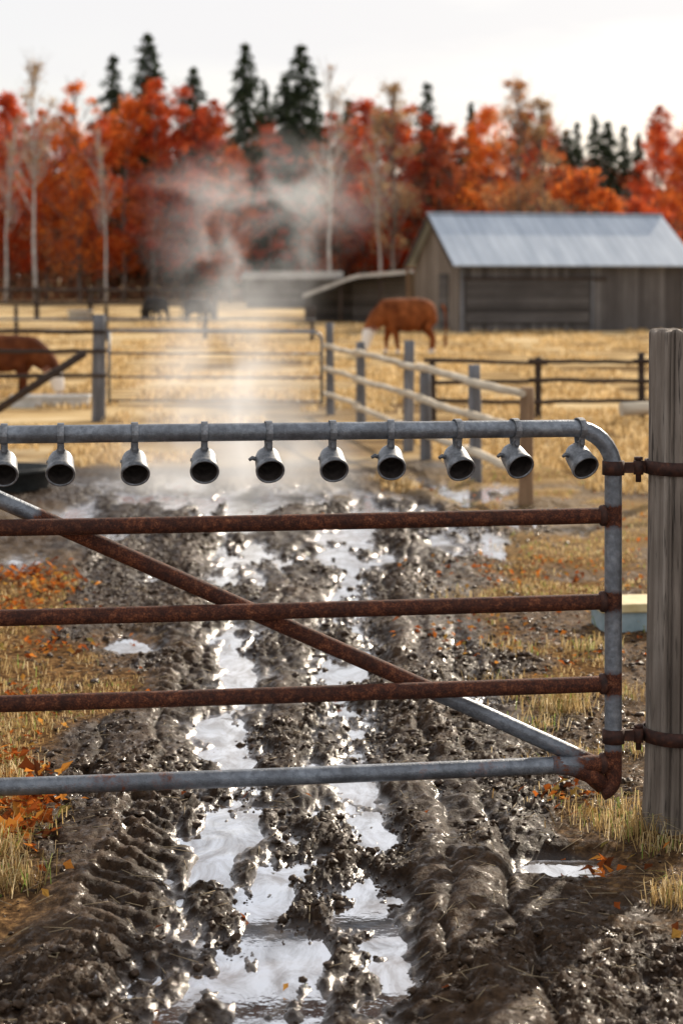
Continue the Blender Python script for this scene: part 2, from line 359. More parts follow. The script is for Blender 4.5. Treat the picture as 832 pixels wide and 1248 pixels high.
mb=MB();mb.quadmesh(rings+top);part('post_shaft',mb,POSTW,post)
for z in hz:
    lo=.018*(z-.8)/1.6
    mb=MB();mb.lathe([(.104,-.021),(.112,-.021),(.112,.021),(.104,.021)],40,Matrix.Translation((lo,0,z)))
    mb.box((-.122+lo,-.008,z),(.05,.012,.038));part('hinge_band',mb,RUST,post)
    ex=P0+U*.082-PC
    mb=MB();mb.tube([(ex.x,ex.y,z-.046),(ex.x,ex.y,z+.034)],.009,12);mb.tube([(ex.x,ex.y,z+.024),(ex.x,ex.y,z+.033)],.014,12)
    part('hinge_pin',mb,RUST,post)
# ------------------------------------------------------------ bells
bell_px=[5,74,164,249,327,405,476,557,627,706]
bell_lab=['metal cup bell cut off by the left picture edge','metal cup bell second from the left on the top rail','metal cup bell third from the left on the top rail',
 'metal cup bell fourth from the left, beside the steam','metal cup bell fifth from the left, with a small lug on its left side','metal cup bell sixth from the left, hanging straight in front of the track',
 'metal cup bell seventh from the left, with a bent lug at its upper left','metal cup bell eighth from the left, below the light wooden fence','metal cup bell ninth from the left, second from the gate corner','metal cup bell nearest the rounded gate corner']
tilt=[(0,33,0),(0,35,0),(3,35,0),(-2,34,0),(4,32,1),(2,33,0),(-5,31,1),(10,35,1),(14,32,1),(16,35,1)]
for i,px in enumerate(bell_px):
    az,el,lug=tilt[i];s=gs(px);base=P0+U*s+Vector((0,0,1.30))
    b=thing('cup_bell',bell_lab[i],'bell',base,GA+math.radians(az),'cup bells clipped along the top gate rail')
    el+=random.uniform(-3,3)
    e=math.radians(el);ax=Vector((0,-math.cos(e),-math.sin(e)));bc=Vector((0,.032,-.074))
    Mx=Matrix.Translation(bc)@ax.to_track_quat('Z','Y').to_matrix().to_4x4()
    mb=MB();mb.lathe([(.0005,-.013),(.014,-.012),(.026,-.007),(.0340,.003),(.0380,.014),(.0400,.028),(.0410,.045),(.0418,.060),(.0425,.068),(.0442,.071),(.0448,.075),(.0448,.082),(.0438,.086),(.0400,.086),(.0385,.082)],40,Mx)
    body=part('cup',mb,ZINC,b)
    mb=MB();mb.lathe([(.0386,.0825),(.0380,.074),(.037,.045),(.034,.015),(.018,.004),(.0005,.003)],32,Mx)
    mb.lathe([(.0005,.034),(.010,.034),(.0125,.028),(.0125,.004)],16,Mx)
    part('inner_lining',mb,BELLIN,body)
    R=.031;path=[(.006,-.074)]
    for k in range(17):
        a=math.radians(-62+(304)*k/16);path.append((R*math.cos(a),R*math.sin(a)))
    path.append((-.006,-.062));w=.010;th_=.0032
    rings=[]
    for k,(yy_,z_) in enumerate(path):
        q0=path[max(k-1,0)];q1=path[min(k+1,len(path)-1)];tx,tz=q1[0]-q0[0],q1[1]-q0[1];L=math.hypot(tx,tz) or 1;nx,nz_=tz/L,-tx/L
        ww=w*(1.0 if k not in(0,len(path)-1) else 1.1)
        rings.append([(-ww,-yy_,z_),(ww,-yy_,z_),(ww,-(yy_+nx*th_),z_+nz_*th_),(-ww,-(yy_+nx*th_),z_+nz_*th_)])
    mb=MB();mb.quadmesh(rings,flat=True);mb.tube([(0,-.016,-.043),(0,.016,-.043)],.005,8);mb.tube([(0,-.020,-.043),(0,-.015,-.043)],.0085,6)
    mb.box((0,.008,-.064),(.026,.018,.034))
    part('strap',mb,ZINC,b)
    mb=MB();c=Mx@Vector((0,0,.03));sx_=-1
    if lug:
        mb.tube([c+Vector((sx_*.032,0,.004)),c+Vector((sx_*.050,-.004,.010)),c+Vector((sx_*.060,-.006,.004))],[.008,.0065,.005],10)
    else:
        mb.tube([c+Vector((sx_*.034,0,.004)),c+Vector((sx_*.043,0,.006))],[.006,.005],8)
    part('side_lug',mb,ZINC,b)

# ------------------------------------------------------------ generic builders
def wob(a,b,r0,r1,n=6,am=.02,flat=1):
    a=Vector(a);b=Vector(b);pts=[];rs=[]
    for k in range(n+1):
        t_=k/n;p=a.lerp(b,t_)+Vector((0,random.uniform(-am,am)*.3,random.uniform(-am,am)))*(0 if k in(0,n) else 1);pts.append(p);rs.append((r0*(1-t_)+r1*t_)*random.uniform(.94,1.06))
    return pts,rs
def fence(name,label,cat,posts,rails,pm,rm,h,pr,rr_,group=None,off=0.0,ext=.12,am=.007):
    o=thing(name,label,cat,(posts[0][0],posts[0][1],0),0,group);ox,oy=posts[0][0],posts[0][1]
    for (x,y,hh,*m) in posts:
        mb=MB();p,r=wob((x-ox,y-oy,-.2),(x-ox+random.uniform(-.02,.02),y-oy,hh),pr*1.06,pr*.96,8,.0);mb.tube(p,r,12);part('post',mb,m[0] if m else pm,o)
    for z in rails:
        for a,b in zip(posts[:-1],posts[1:]):
            d=Vector((b[0]-a[0],b[1]-a[1],0)).normalized();nrm=Vector((d.y,-d.x,0))
            if nrm.y>0:nrm=-nrm
            A=Vector((a[0]-ox,a[1]-oy,z+random.uniform(-.02,.02)))+nrm*(pr+off)-d*ext;B=Vector((b[0]-ox,b[1]-oy,z+random.uniform(-.02,.02)))+nrm*(pr+off)+d*.12
            p,r=wob(A,B,rr_*1.1,rr_*.9,8,am);mb=MB();mb.tube(p,r,10);part('rail',mb,rm,o)
    return o
A=(X(403,23.6),23.6);B=(X(640,14.0),14.0)
def onl(px):
    k=(px-416)/F;dx=B[0]-A[0];dy=B[1]-A[1];tt=(k*A[1]-A[0])/(dx-k*dy);return A[0]+dx*tt,A[1]+dy*tt
ps=[(A[0],A[1],1.20,GREYW)]
for px,h_,m_ in((440,1.03,GREYW),(497,1.14,GREYW),(519,.86,GREYW),(580,1.03,GREYW),(640,.93,BRNW)):
    x,y=onl(px);ps.append((x,y,h_,m_))
fence('wooden_fence','pole fence with sunlit pale rails running back from behind the gate to the cattle yard','fence',ps,(.90,.60,.28),GREYW,TANW,1,.055,.034)
D=22.5;fence('wooden_fence','low dark three rail fence crossing the field in front of the barn','fence',[(X(528,D),D,.78),(X(655,D),D,.8),(X(782,D),D,.86),(X(900,D),D,.86)],(.74,.50,.24),DARKW,DARKW,1,.042,.026)
D=14.0;fence('wooden_fence','short pale pole rail fence poking out behind the big gate post','fence',[(X(812,D),D+.1,.95),(X(960,D),D+.3,.95)],(.76,),GREYW,TANW,1,.06,.05,ext=.38)
D=22.5;lf=fence('wooden_fence','grey rail fence beside the brown calf at the left picture edge','fence',[(X(-190,D),D,1.25),(X(-30,D),D,1.25),(X(120,D),D,1.33)],(1.13,.86,.56),GREYW,DARKW,1,.085,.026)
mb=MB();x0=X(-190,D);mb.tube([(X(-5,D)-x0,-.13,.12),(X(105,D)-x0,-.10,.86)],.05,8);part('brace_rail',mb,DARKW,lf)
D=78;fence('wooden_fence','distant dark rail fence in the pasture left of the steam','fence',[(X(px,D),D,1.45) for px in(-60,45,110,180,262)],(1.30,.72),DARKW,DARKW,1,.11,.08)
D=52;fence('wooden_fence','thin weathered rail fence across the middle of the left pasture','fence',[(X(px,D),D,1.0) for px in(-80,20,130,250,380)],(.62,.3),DARKW,GREYW,1,.06,.04)
D=22.7;bg=thing('farm_gate','thin grey tube gate standing shut in the pasture behind the steam','gate',(X(133,D),D,0))
w_=X(392,D)-X(133,D);mb=MB();pp=[(0,0,.2),(0,0,1.12)];mb.tube(pp,.018,8);pp=[(0,0,1.12)]+[(w_*k/10,0,1.12-.015*k/10) for k in range(1,10)]+[(w_-.1+.1*math.sin(a),0,1.0+.1*math.cos(a)) for a in(0,.4,.8,1.2,1.57)]+[(w_,0,.2)]
mb.tube(pp,.020,8,True,[.4]*len(pp));part('frame_tube',mb,PIPE,bg)
for z in(.84,.54,.24):
    mb=MB();mb.tube([(0,0,z),(w_,0,z-.01)],.014,8,True,[.5,.5]);part('rail',mb,PIPE,bg)

# ------------------------------------------------------------ barn
a=math.radians(12);N0=Vector((X(560,59.9),59.9,0));barn=thing('barn','weathered grey timber barn with a pale metal gable roof','barn',N0,a)
L,Wd,eh,rh=8.0,6.0,2.34,3.95
def poly(mb,vs):
    b=len(mb.v);mb.v+=[tuple(p) for p in vs];mb.a+=[0]*len(vs);mb.f.append(tuple(range(b,b+len(vs))));mb.flat.append(True)
mb=MB();poly(mb,[(0,0,-.2),(L,0,-.2),(L,0,eh),(0,0,eh)]);part('side_wall',mb,BARNS,barn,'grey boarded long wall')
mb=MB();poly(mb,[(0,Wd,-.2),(0,Wd,eh),(L,Wd,eh),(L,Wd,-.2)]);part('side_wall',mb,BARNS,barn)
mb=MB();poly(mb,[(0,0,-.2),(0,0,eh),(0,Wd/2,rh),(0,Wd,eh),(0,Wd,-.2)]);part('gable_wall',mb,BARNG,barn,'browner boarded gable end')
mb=MB();poly(mb,[(L,0,-.2),(L,Wd,-.2),(L,Wd,eh),(L,Wd/2,rh),(L,0,eh)]);part('gable_wall',mb,BARNG,barn)
mb=MB();ov=.38;k=(rh-eh)/(Wd/2);sd=.32
for sg in(0,1):
    y0,y1=(-ov,Wd/2) if sg==0 else (Wd+ov,Wd/2);za=eh-ov*k+.06;zb=rh+.06
    vs=[(-sd,y0,za),(L+sd,y0,za),(L+sd,y1,zb),(-sd,y1,zb)]
    if sg: vs=vs[::-1]
    b=len(mb.v)
    vv=vs+[(x,y,z+.05) for x,y,z in vs];mb.v+=vv;mb.a+=[0]*8
    for f_ in((3,2,1,0),(4,5,6,7),(0,1,5,4),(1,2,6,5),(2,3,7,6),(3,0,4,7)):mb.f.append(tuple(b+i for i in f_));mb.flat.append(True)
rf=part('roof',mb,ROOF,barn)
mb=MB();mb.box((L/2,Wd/2,rh+.13),(L+.66,.28,.05));part('ridge_cap',mb,ROOF,rf)
mb=MB();mb.box((2.35,-.03,1.0),(4.3,.05,1.45));part('sliding_door',mb,BARND,barn,'wide dark horizontally boarded door')
mb=MB();mb.box((2.6,-.07,1.80),(5.0,.06,.09));part('door_rail',mb,DARKW,barn)
for x in(.06,4.62,L-.06):
    mb=MB();mb.box((x,-.035,1.05),(.10,.06,2.3));part('corner_board',mb,GREYW,barn)
mb=MB();mb.box((-.03,1.9,.98),(.05,1.1,1.95));part('gable_door',mb,BARND,barn)
for sg in(-1,1):
    mb=MB();mb.box((-sd,Wd/2-sg*Wd/4-sg*.15,(eh+rh)/2-.07),(.05,3.7,.16),Matrix.Rotation(math.atan(k)*sg,3,'X'));part('barge_board',mb,DARKW,barn)
SHR=simple('shed_roof_boards',(.10,.095,.09),(.22,.21,.20),3,.9,spec=.05);SHP=simple('pale_shed_roof',(.38,.36,.335),(.60,.58,.54),3,.9,spec=.05)
D=72;q=F/D;sh=thing('open_shed','low open sided shed with a sloped pale grey roof left of the barn','shed',(X(375,D),D,0))
mb=MB();rings=[]
prof=[(-.2,Z(359,D)),(1.7,Z(337,D)),(2.0,Z(334.5,D)),(4.2,Z(329,D))]
for x,z in prof: rings.append([(x,-.3,z-.13),(x,3.6,z-.13),(x,3.6,z+.03),(x,-.3,z+.03)])
mb.quadmesh(rings,flat=True);part('roof',mb,SHP,sh)
mb=MB();mb.quadmesh([[(x,3.4,-.1),(x,3.46,-.1),(x,3.46,z-.15),(x,3.4,z-.15)] for x,z in prof],flat=True);part('back_wall',mb,BARND,sh)
mb=MB();mb.box((2.9,1.2,.75),(2.2,.06,1.7));part('partition',mb,BARND,sh)
for x,h_ in((0,1.2),(1.3,1.6),(2.9,1.9),(4.0,2.0)):
    mb=MB();mb.tube([(x,0,-.1),(x,0,h_)],.07,8);part('shed_post',mb,DARKW,sh)
D=66;o=thing('board_pen','brown vertical board panel standing against the barn gable','pen',(X(497,D),D,0));mb=MB();mb.box((.55,0,.95),(1.0,.08,2.1));part('board_panel',mb,planks('pen_boards',(.16,.11,.07),(.28,.2,.13),(.38,.29,.2),.16),o)
for x in(0,1.12):
    mb=MB();mb.box((x,0,1.0),(.12,.14,2.2));part('pen_post',mb,BRNW,o)
D=112;q=F/D;o=thing('long_shed','long low distant shed under the trees behind the steam','shed',(X(300,D),D,0));w2=110/q
mb=MB();mb.box((w2/2,2,.9),(w2,4,1.9));part('wall',mb,BARND,o);mb=MB();mb.box((w2/2,1.8,2.0),(w2+.8,4.6,.12),Matrix.Rotation(.10,3,'X'));part('roof',mb,SHR,o)

# ------------------------------------------------------------ tubs, troughs
def troughbox(name,label,cat,loc,rz,d,m1,m2,th_=.03,lid=False):
    o=thing(name,label,cat,loc,rz);x,y,z=d;mb=MB()
    mb.box((0,-y/2+th_/2,z/2),(x,th_,z-.004));mb.box((0,y/2-th_/2,z/2),(x,th_,z-.004));mb.box((-x/2+th_/2,0,z/2),(th_,y-2*th_-.004,z-.004));mb.box((x/2-th_/2,0,z/2),(th_,y-2*th_-.004,z-.004));mb.box((0,0,.02),(x-2*th_,y-2*th_,.03))
    part('side_panels',mb,m1,o);mb=MB()
    r=th_*1.6
    if lid: mb.box((0,0,z+.022),(x+r,y+r,.044));part('lid',mb,m2,o,None,.006);return o
    mb.box((0,-y/2,z+.008),(x+r,r,.03));mb.box((0,y/2,z+.008),(x+r,r,.03));mb.box((-x/2,0,z+.008),(r,y-r,.028));mb.box((x/2,0,z+.008),(r,y-r,.028));part('rim',mb,m2,o);return o
TEAL=simple('pale_blue_paint',(.20,.28,.30),(.36,.45,.48),12,.6);CREAM=simple('cream_paint',(.50,.38,.16),(.70,.58,.32),14,.6);WHT=simple('white_plastic',(.5,.5,.48),(.72,.71,.69),10,.5);BLK=simple('black_rubber',(.015,.017,.016),(.045,.048,.045),20,.7)
D=8.9;troughbox('feed_box','small pale blue box with a cream yellow lid behind the big post','box',(X(777,D),D+.1,.03),.12,(.38,.24,.10),TEAL,CREAM,.02,True)
D=25;troughbox('feed_trough','pale low trough on the grass in front of the brown calf','trough',(X(62,D),D,0),.05,(1.05,.35,.14),WHT,WHT)
D=74;troughbox('feed_trough','dark wooden trough in the field left of the grazing cow','trough',(X(448,D),D,0),0,(1.1,.6,.55),DARKW,DARKW,.05)
def tub(label,loc,r,h,mat,cat='tub'):
    o=thing('round_tub',label,cat,loc);mb=MB();mb.lathe([(.01,0),(r*.88,0),(r*.93,.02),(r,h-.03),(r*1.05,h-.03),(r*1.06,h),(r*.97,h),(r*.86,.04),(.01,.03)],30);part('tub_wall',mb,mat,o)
    mb=MB();mb.lathe([(.01,h*.7),(r*.94,h*.7)],30);part('water_fill',mb,WATER,o)
    for s_ in(-1,1):
        mb=MB();mb.tube([(s_*r*1.03,-.07,h-.04),(s_*r*1.13,-.05,h-.03),(s_*r*1.13,.05,h-.03),(s_*r*1.03,.07,h-.04)],.012,8);part('handle',mb,mat,o)
D=15.0;tub('round black rubber tub sitting in the mud at the left picture edge',(X(10,D),D,.01),.36,.20,BLK)
D=76;tub('pale round water tub beyond the left pasture fence',(X(97,D),D,0),.5,.45,WHT)

# ------------------------------------------------------------ cattle
def cow_mesh():
    V=[];E=[];Rr=[]
    def v(p,rx,ry=None):
        V.append(p);Rr.append((rx,ry or rx));return len(V)-1
    def ch(*ids):
        for i_,j_ in zip(ids[:-1],ids[1:]):E.append((i_,j_))
    p0=v((-.55,0,1.00),.34,.34);rump=v((-.86,0,1.02),.27);m1=v((-.2,0,.93),.37,.41);m2=v((.12,0,.90),.39,.43);c1=v((.42,0,.93),.37,.40);sh_=v((.66,0,.96),.30,.33)
    n1_=v((.88,0,.84),.26);n2_=v((1.05,0,.66),.20);h1=v((1.14,0,.50),.19,.18);h2=v((1.19,0,.36),.155);h3=v((1.22,0,.22),.12);h4=v((1.235,0,.13),.105)
    ch(p0,rump);ch(p0,m1,m2,c1,sh_,n1_,n2_,h1,h2,h3,h4)
    for s_ in(-1,1):
        dx=.05*s_
        a1=v((-.64,.17*s_,.80),.21);a2=v((-.54+dx,.21*s_,.62),.16);a3=v((-.76+dx*1.5,.20*s_,.42),.082);a4=v((-.73+dx*2,.20*s_,.14),.058);a5=v((-.69+dx*2,.20*s_,.035),.062);ch(p0,a1,a2,a3,a4,a5)
        b1=v((.48,.17*s_,.72),.17);b2=v((.44-dx,.19*s_,.56),.12);b3=v((.46-dx*2,.19*s_,.36),.074);b4=v((.44-dx*2.4,.19*s_,.13),.054);b5=v((.48-dx*2.4,.19*s_,.035),.062);ch(c1,b1,b2,b3,b4,b5)
    me=bpy.data.meshes.new('cow_skel');me.from_pydata(V,E,[]);o=bpy.data.objects.new('cow_skel',me);C.objects.link(o)
    bpy.context.view_layer.update();sk=o.modifiers.new('s','SKIN')
    if not me.skin_vertices:
        bpy.context.view_layer.objects.active=o;bpy.ops.mesh.customdata_skin_add()
    for i_,r in enumerate(Rr): me.skin_vertices[0].data[i_].radius=r;me.skin_vertices[0].data[i_].use_root=(i_==0)
    ss=o.modifiers.new('u','SUBSURF');ss.levels=2;ss.render_levels=2
    dg=bpy.context.evaluated_depsgraph_get();out=bpy.data.meshes.new_from_object(o.evaluated_get(dg));bpy.data.objects.remove(o)
    out.polygons.foreach_set('use_smooth',[True]*len(out.polygons));return out
CM=cow_mesh()
def hide(name,c0,c1,c2,face):
    t=NT(name);c=t.n('ShaderNodeTexCoord');s=t.n('ShaderNodeSeparateXYZ');t.l(c.outputs['Object'],s.inputs[0]);n=t.noise(t.coord(),4,5);n2=t.noise(t.coord(),60,3)
    col=t.ramp(n,[(.3,c0),(.5,c1),(.7,c2)])
    if face:
        f1=t.math('MULTIPLY',t.math('SUBTRACT',t.math('ADD',.58,t.math('MULTIPLY',n,.1)),s.outputs[2]),20,clamp=True)
        f1=t.math('MULTIPLY',f1,t.math('GREATER_THAN',s.outputs[0],.92))
        f2=t.math('MULTIPLY',t.math('SUBTRACT',t.math('ADD',.12,t.math('MULTIPLY',n,.1)),s.outputs[2]),20,clamp=True)
        f3=t.math('MULTIPLY',f2,t.math('LESS_THAN',s.outputs[0],.9))
        col=t.mix(t.math('MAXIMUM',f1,f3),col,(.84,.80,.76))
    t.bsdf(col,.85,0,t.bump(n2,.4,.01),**{SPEC:.08});return t.m
BROWN=hide('red_brown_hide',(.11,.030,.010),(.20,.058,.018),(.32,.10,.032),True);DBROWN=hide('dark_brown_hide',(.06,.018,.008),(.11,.032,.012),(.17,.055,.02),True);BLACKH=hide('black_hide',(.012,.011,.012),(.025,.022,.022),(.04,.035,.033),False);HOOF=simple('hoof_horn',(.02,.016,.013),(.05,.04,.03),20)
EARM=simple('ear_hide',(.12,.035,.015),(.22,.07,.03));PINK=simple('pink_muzzle',(.34,.24,.2),(.55,.42,.36))
def cow(label,loc,rz,sc,mat,group=None):
    o=thing('cow',label,'cow',loc,rz,group,sc);me=CM.copy();me.materials.clear();b=link('body',me,mat,o)
    for s_ in(-1,1):
        mb=MB();pp=[(1.07,.12*s_,.62),(1.05,.19*s_,.63),(1.03,.27*s_,.60),(1.03,.33*s_,.55)];mb.tube(pp,[.03,.055,.05,.01],8)
        part('ear',mb,mat if mat is BLACKH else EARM,b)
        mb=MB();e=(1.16,.130*s_,.46);mb.lathe([(.001,-.018),(.013,-.012),(.018,0),(.013,.012),(.001,.018)],10,Matrix.Translation(e));part('eye',mb,BLK,b)
    mb=MB();mb.lathe([(.001,-.05),(.05,-.035),(.080,0),(.06,.03),(.001,.04)],12,Matrix.Translation((1.235,0,.10)));part('muzzle',mb,PINK if mat is not BLACKH else HOOF,b)
    mb=MB();mb.tube([(-1.02,0,1.13),(-1.10,0,1.05),(-1.13,0,.8),(-1.12,.02,.5),(-1.12,.02,.42),(-1.11,.03,.25),(-1.11,.03,.18)],[.05,.035,.024,.022,.04,.045,.01],8);part('tail',mb,mat,b)
    for x,y in((-.59,.20),(-.79,-.20),(.36,.19),(.60,-.19)):
        mb=MB();mb.lathe([(.060,-.03),(.065,0),(.05,.06),(.035,.075)],12,Matrix.Translation((x,y,.0)),True);part('hoof',mb,HOOF,b)
    return o
def gz(x,y): return float(height(np.array([x*1.0]),np.array([y*1.0]))[0])-.02
D=42;cow('red brown cow with a white face grazing in front of the barn',(X(496,D),D,gz(X(496,D),D)),math.radians(192),(.82,.98,1.04),BROWN)
D=27;cow('dark brown calf with a white face grazing at the left picture edge',(X(2,D),D,gz(X(2,D),D)),math.radians(-12),.74,DBROWN)
D=74;cow('black cow facing away, left one of the two in the far pasture',(X(190,D),D,gz(X(190,D),D)),math.radians(128),.82,BLACKH,'black cattle in the far left pasture')
D=73;cow('black cow standing angled, right one of the two in the far pasture',(X(240,D),D,gz(X(240,D),D)),math.radians(48),.78,BLACKH,'black cattle in the far left pasture')

# ------------------------------------------------------------ leaf cards
def cards(P,size,flat=0.0,asp=.7):
    n=len(P);A_=RNG.normal(size=(n,3));A_/=np.linalg.norm(A_,axis=1)[:,None];B_=RNG.normal(size=(n,3));B_[:,2]*=1-flat;A_[:,2]*=1-flat
    A_/=np.linalg.norm(A_,axis=1)[:,None];B_-=A_*(A_*B_).sum(1)[:,None];B_/=np.linalg.norm(B_,axis=1)[:,None]
    s_=size*RNG.uniform(.6,1.35,n)[:,None]*.5
    V=np.stack([P-A_*s_,P-B_*s_*asp,P+A_*s_,P+B_*s_*asp],1).reshape(-1,3);Fc=np.arange(4*n).reshape(n,4);return V,Fc
def leafmat(name,ramp=None,tr=.4):
    t=NT(name);r=t.attr('rnd')
    if ramp: col=t.ramp(r,ramp)
    else:
        oi=t.n('ShaderNodeObjectInfo');hs=t.n('ShaderNodeHueSaturation');t.l(oi.outputs['Color'],hs.inputs['Color'])
        t.l(t.math('ADD',.488,t.math('MULTIPLY',r,.034)),hs.inputs['Hue']);t.l(t.math('ADD',.45,t.math('MULTIPLY',r,1.15)),hs.inputs['Value']);col=hs.outputs[0]
    d=t.n('ShaderNodeBsdfDiffuse');tl=t.n('ShaderNodeBsdfTranslucent');m=t.n('ShaderNodeMixShader');t.l(col,d.inputs[0]);t.l(col,tl.inputs[0]);m.inputs[0].default_value=tr
    t.l(d.outputs[0],m.inputs[1]);t.l(tl.outputs[0],m.inputs[2]);t.l(m.outputs[0],t.out.inputs[0]);return t.m
LEAF=leafmat('autumn_leaves',None,.5);NEEDLE=leafmat('conifer_needles',[(0.,(.022,.034,.022)),(.6,(.050,.072,.040)),(1.,(.10,.12,.065))],.25)
BARK=simple('dark_bark',(.09,.07,.06),(.24,.20,.175),3,.9);BIRCH=simple('birch_bark',(.30,.27,.25),(.66,.62,.58),2.5,.8)
def maple_proto(H,cw,nclump,nleaf,lean=0,bark=BARK,base=.16,twigs=False,leafsize=.25,tk=1):
    o=thing('deciduous_tree','x','tree');mb=MB();tr=[]
    for k in range(8):
        q=k/7;tr.append(Vector((lean*H*q*q+.12*math.sin(k*1.3),.1*math.cos(k*1.7),q*H*.9-.3)))
    mb.tube(tr,[(.17*(1-.88*k/7)*H/17+.012)*tk for k in range(8)],8);P=[]
    for c in range(nclump):
        zz_=(base+(1-base)*random.uniform(0,1)**.85)*H*.98;q=(zz_/H-base)/(1-base);env=cw*(math.sin(math.pi*min(1,q*.78+.2))**.85)*random.uniform(.15,1.15);an=random.uniform(0,6.283)
        c_=Vector((math.cos(an)*env+lean*H*(zz_/H)**2,math.sin(an)*env,zz_))
        rc=random.uniform(.45,1.1)*cw*.34*(1.15-.6*q);k_=int(nleaf/nclump*random.uniform(.4,1.6))
        g_=RNG.normal(size=(k_,3))*np.array([rc*.62,rc*.62,rc*.5]);g_[:,2]-=.15*np.abs(g_[:,0]);P.append(g_+np.array(c_))
        if c%2==0 or twigs:
            zb=max(.12*H,zz_-env*.8-1);st=Vector((lean*H*(zb/H)**2,0,zb));md=st.lerp(c_,.5)+Vector((0,0,-.3));mb.tube([st,md,c_],[.05*tk,.035*tk,.015],5)
            if twigs:
                for _ in range(3):
                    e_=c_+Vector((random.uniform(-1,1),random.uniform(-1,1),random.uniform(0,1.3)));mb.tube([md,e_],[.022,.008],4)
    P=np.concatenate(P);V,Fc=cards(P,leafsize)
    me=mesh_np('crown',V,Fc,{'rnd':('FACE',np.clip(RNG.normal(.5,.2,len(Fc))+.6*(fbm(P[:,0]*.5+9,P[:,2]*.5,3,2)-.5),0,1))});part('trunk',mb,bark,o);link('crown',me,LEAF,o);return o
def conifer_proto(H,rad,sparse=1.0):
    o=thing('conifer_tree','x','tree');mb=MB();mb.tube([(0,0,-.3),(0.1,0,H*.5),(0,0,H)],[.22,.12,.02],8);P=[];h=.10*H
    while h<H*.99:
        q=1-(h/H);r=rad*(q**.62)*random.uniform(.6,1.15)+.15;nb_=random.randint(5,9)
        for b_ in range(nb_):
            an=random.uniform(0,6.283);rr2=r*random.uniform(.5,1.12);n_=int(17*rr2*sparse)+5;u_=RNG.uniform(.05,1,n_)**.8
            x=np.cos(an)*u_*rr2;y=np.sin(an)*u_*rr2;z=h+.10*rr2-.42*u_**1.5*rr2+RNG.normal(0,.09,n_)
            sp_=.22*(1.1-u_)*rr2*.6+.05;P.append(np.stack([x+RNG.normal(0,1,n_)*sp_,y+RNG.normal(0,1,n_)*sp_,z],1))
        mb.tube([(0,0,h),(math.cos(an)*r*.8,math.sin(an)*r*.8,h-.15*r)],[.03,.01],4);h+=random.uniform(.24,.45)
    P=np.concatenate(P);V,Fc=cards(P,.34,.45,.5);part('trunk',mb,BARK,o);link('crown',mesh_np('crown',V,Fc,{'rnd':('FACE',RNG.uniform(0,1,len(Fc)))}),NEEDLE,o);return o
MP=[maple_proto(17,2.8,76,7200),maple_proto(17,3.1,80,7800,.03),maple_proto(17,2.4,64,6000,-.02),maple_proto(17,2.9,64,5000,.02,twigs=True)]
SP=[maple_proto(17,2.4,44,2500,.01,twigs=True,leafsize=.22,base=.25),maple_proto(17,1.8,34,900,-.02,BIRCH,.45,True,.20,.9),maple_proto(17,1.4,26,300,.05,BIRCH,.45,True,.18,.8)]
SM=[maple_proto(6,2.0,46,4200,base=.12,leafsize=.24,twigs=True)]
CP=[conifer_proto(20,3.9),conifer_proto(20,3.3,.9),conifer_proto(20,2.8,.8)]
used=set()
COL={'orange':(.64,.145,.040),'bright orange':(.72,.19,.045),'red':(.58,.085,.038),'deep red':(.44,.06,.032),'rusty red':(.46,.11,.052),'golden brown':(.48,.22,.10),'pale brown':(.40,.25,.14)}
ordn=['first','second','third','fourth','fifth','sixth','seventh','eighth','ninth','tenth','eleventh','twelfth','thirteenth','fourteenth','fifteenth','sixteenth','seventeenth','eighteenth','nineteenth','twentieth']
def place(proto,H0,px,top,D,color,label,group=None):
    Hh=HC+(HY-top)*D/F;sc=Hh/H0;loc=(X(px,D),D,0);rz=random.uniform(0,6.28);kx=random.uniform(.9,1.12)
    if proto.name not in used:
        used.add(proto.name);r=proto;r.location=loc;r.rotation_euler=(0,0,rz);r['label']=label
        if group:r['group']=group
        r.scale=(sc*kx,)*2+(sc,)
        for c_ in r.children:c_.color=(*color,1)
        return r
    return dup(proto,loc,rz,label,group,(sc*kx,sc*kx,sc),(*color,1))
front=[(-25,130,'orange'),(12,112,'red'),(56,130,'orange'),(98,98,'bright orange'),(122,140,'red'),(150,118,'orange'),(188,92,'red'),(222,104,'red'),(254,118,'deep red'),(280,178,'orange'),(330,150,'red'),(385,172,'rusty red'),(412,150,'rusty red'),(445,120,'red'),
 (478,130,'red'),(515,138,'deep red'),(552,150,'rusty red'),(598,128,'bright orange'),(655,165,'red'),(683,185,'orange'),(800,150,'red'),(838,142,'orange'),(870,150,'red')]
cnt={}
for i,(px,top,cn) in enumerate(front):
    cnt[cn]=cnt.get(cn,0)+1
    where='beyond the left edge' if px<0 else('behind the barn' if 560<px<832 else('beyond the right edge' if px>832 else('above the steam' if 150<px<420 else('in the left treeline' if px<=150 else 'left of the barn roof'))))
    place(MP[i%4] if cn not in('rusty red',) else MP[3],17,px,top,random.uniform(140,143) if px in(280,330,385) else random.uniform(147,153),COL[cn],f'{cn} autumn tree {where}, {ordn[cnt[cn]-1]} {cn} one from left','autumn trees of the front row')
for i,(px,top,cn,k,lab) in enumerate([(480,88,'pale brown',0,'tall sparse brownish tree rising left of the barn roof'),(632,82,'golden brown',0,'tall airy golden brown tree rising above the middle of the barn'),(662,108,'pale brown',0,'thin brownish tree just right of the tallest tree over the barn'),
   (462,128,'pale brown',1,'slender pale trunked birch left of the barn'),(402,75,'pale brown',2,'nearly bare pale tree right of the two dark conifers'),(42,62,'pale brown',1,'tall pale trunked birch leaning near the left picture edge'),(6,140,'pale brown',2,'leaning bare birch at the far left edge'),(130,150,'pale brown',2,'slim pale trunk among the orange trees at the left')]):
    place(SP[k],17,px,top,random.uniform(136,139),COL[cn],lab,'sparse pale trees')
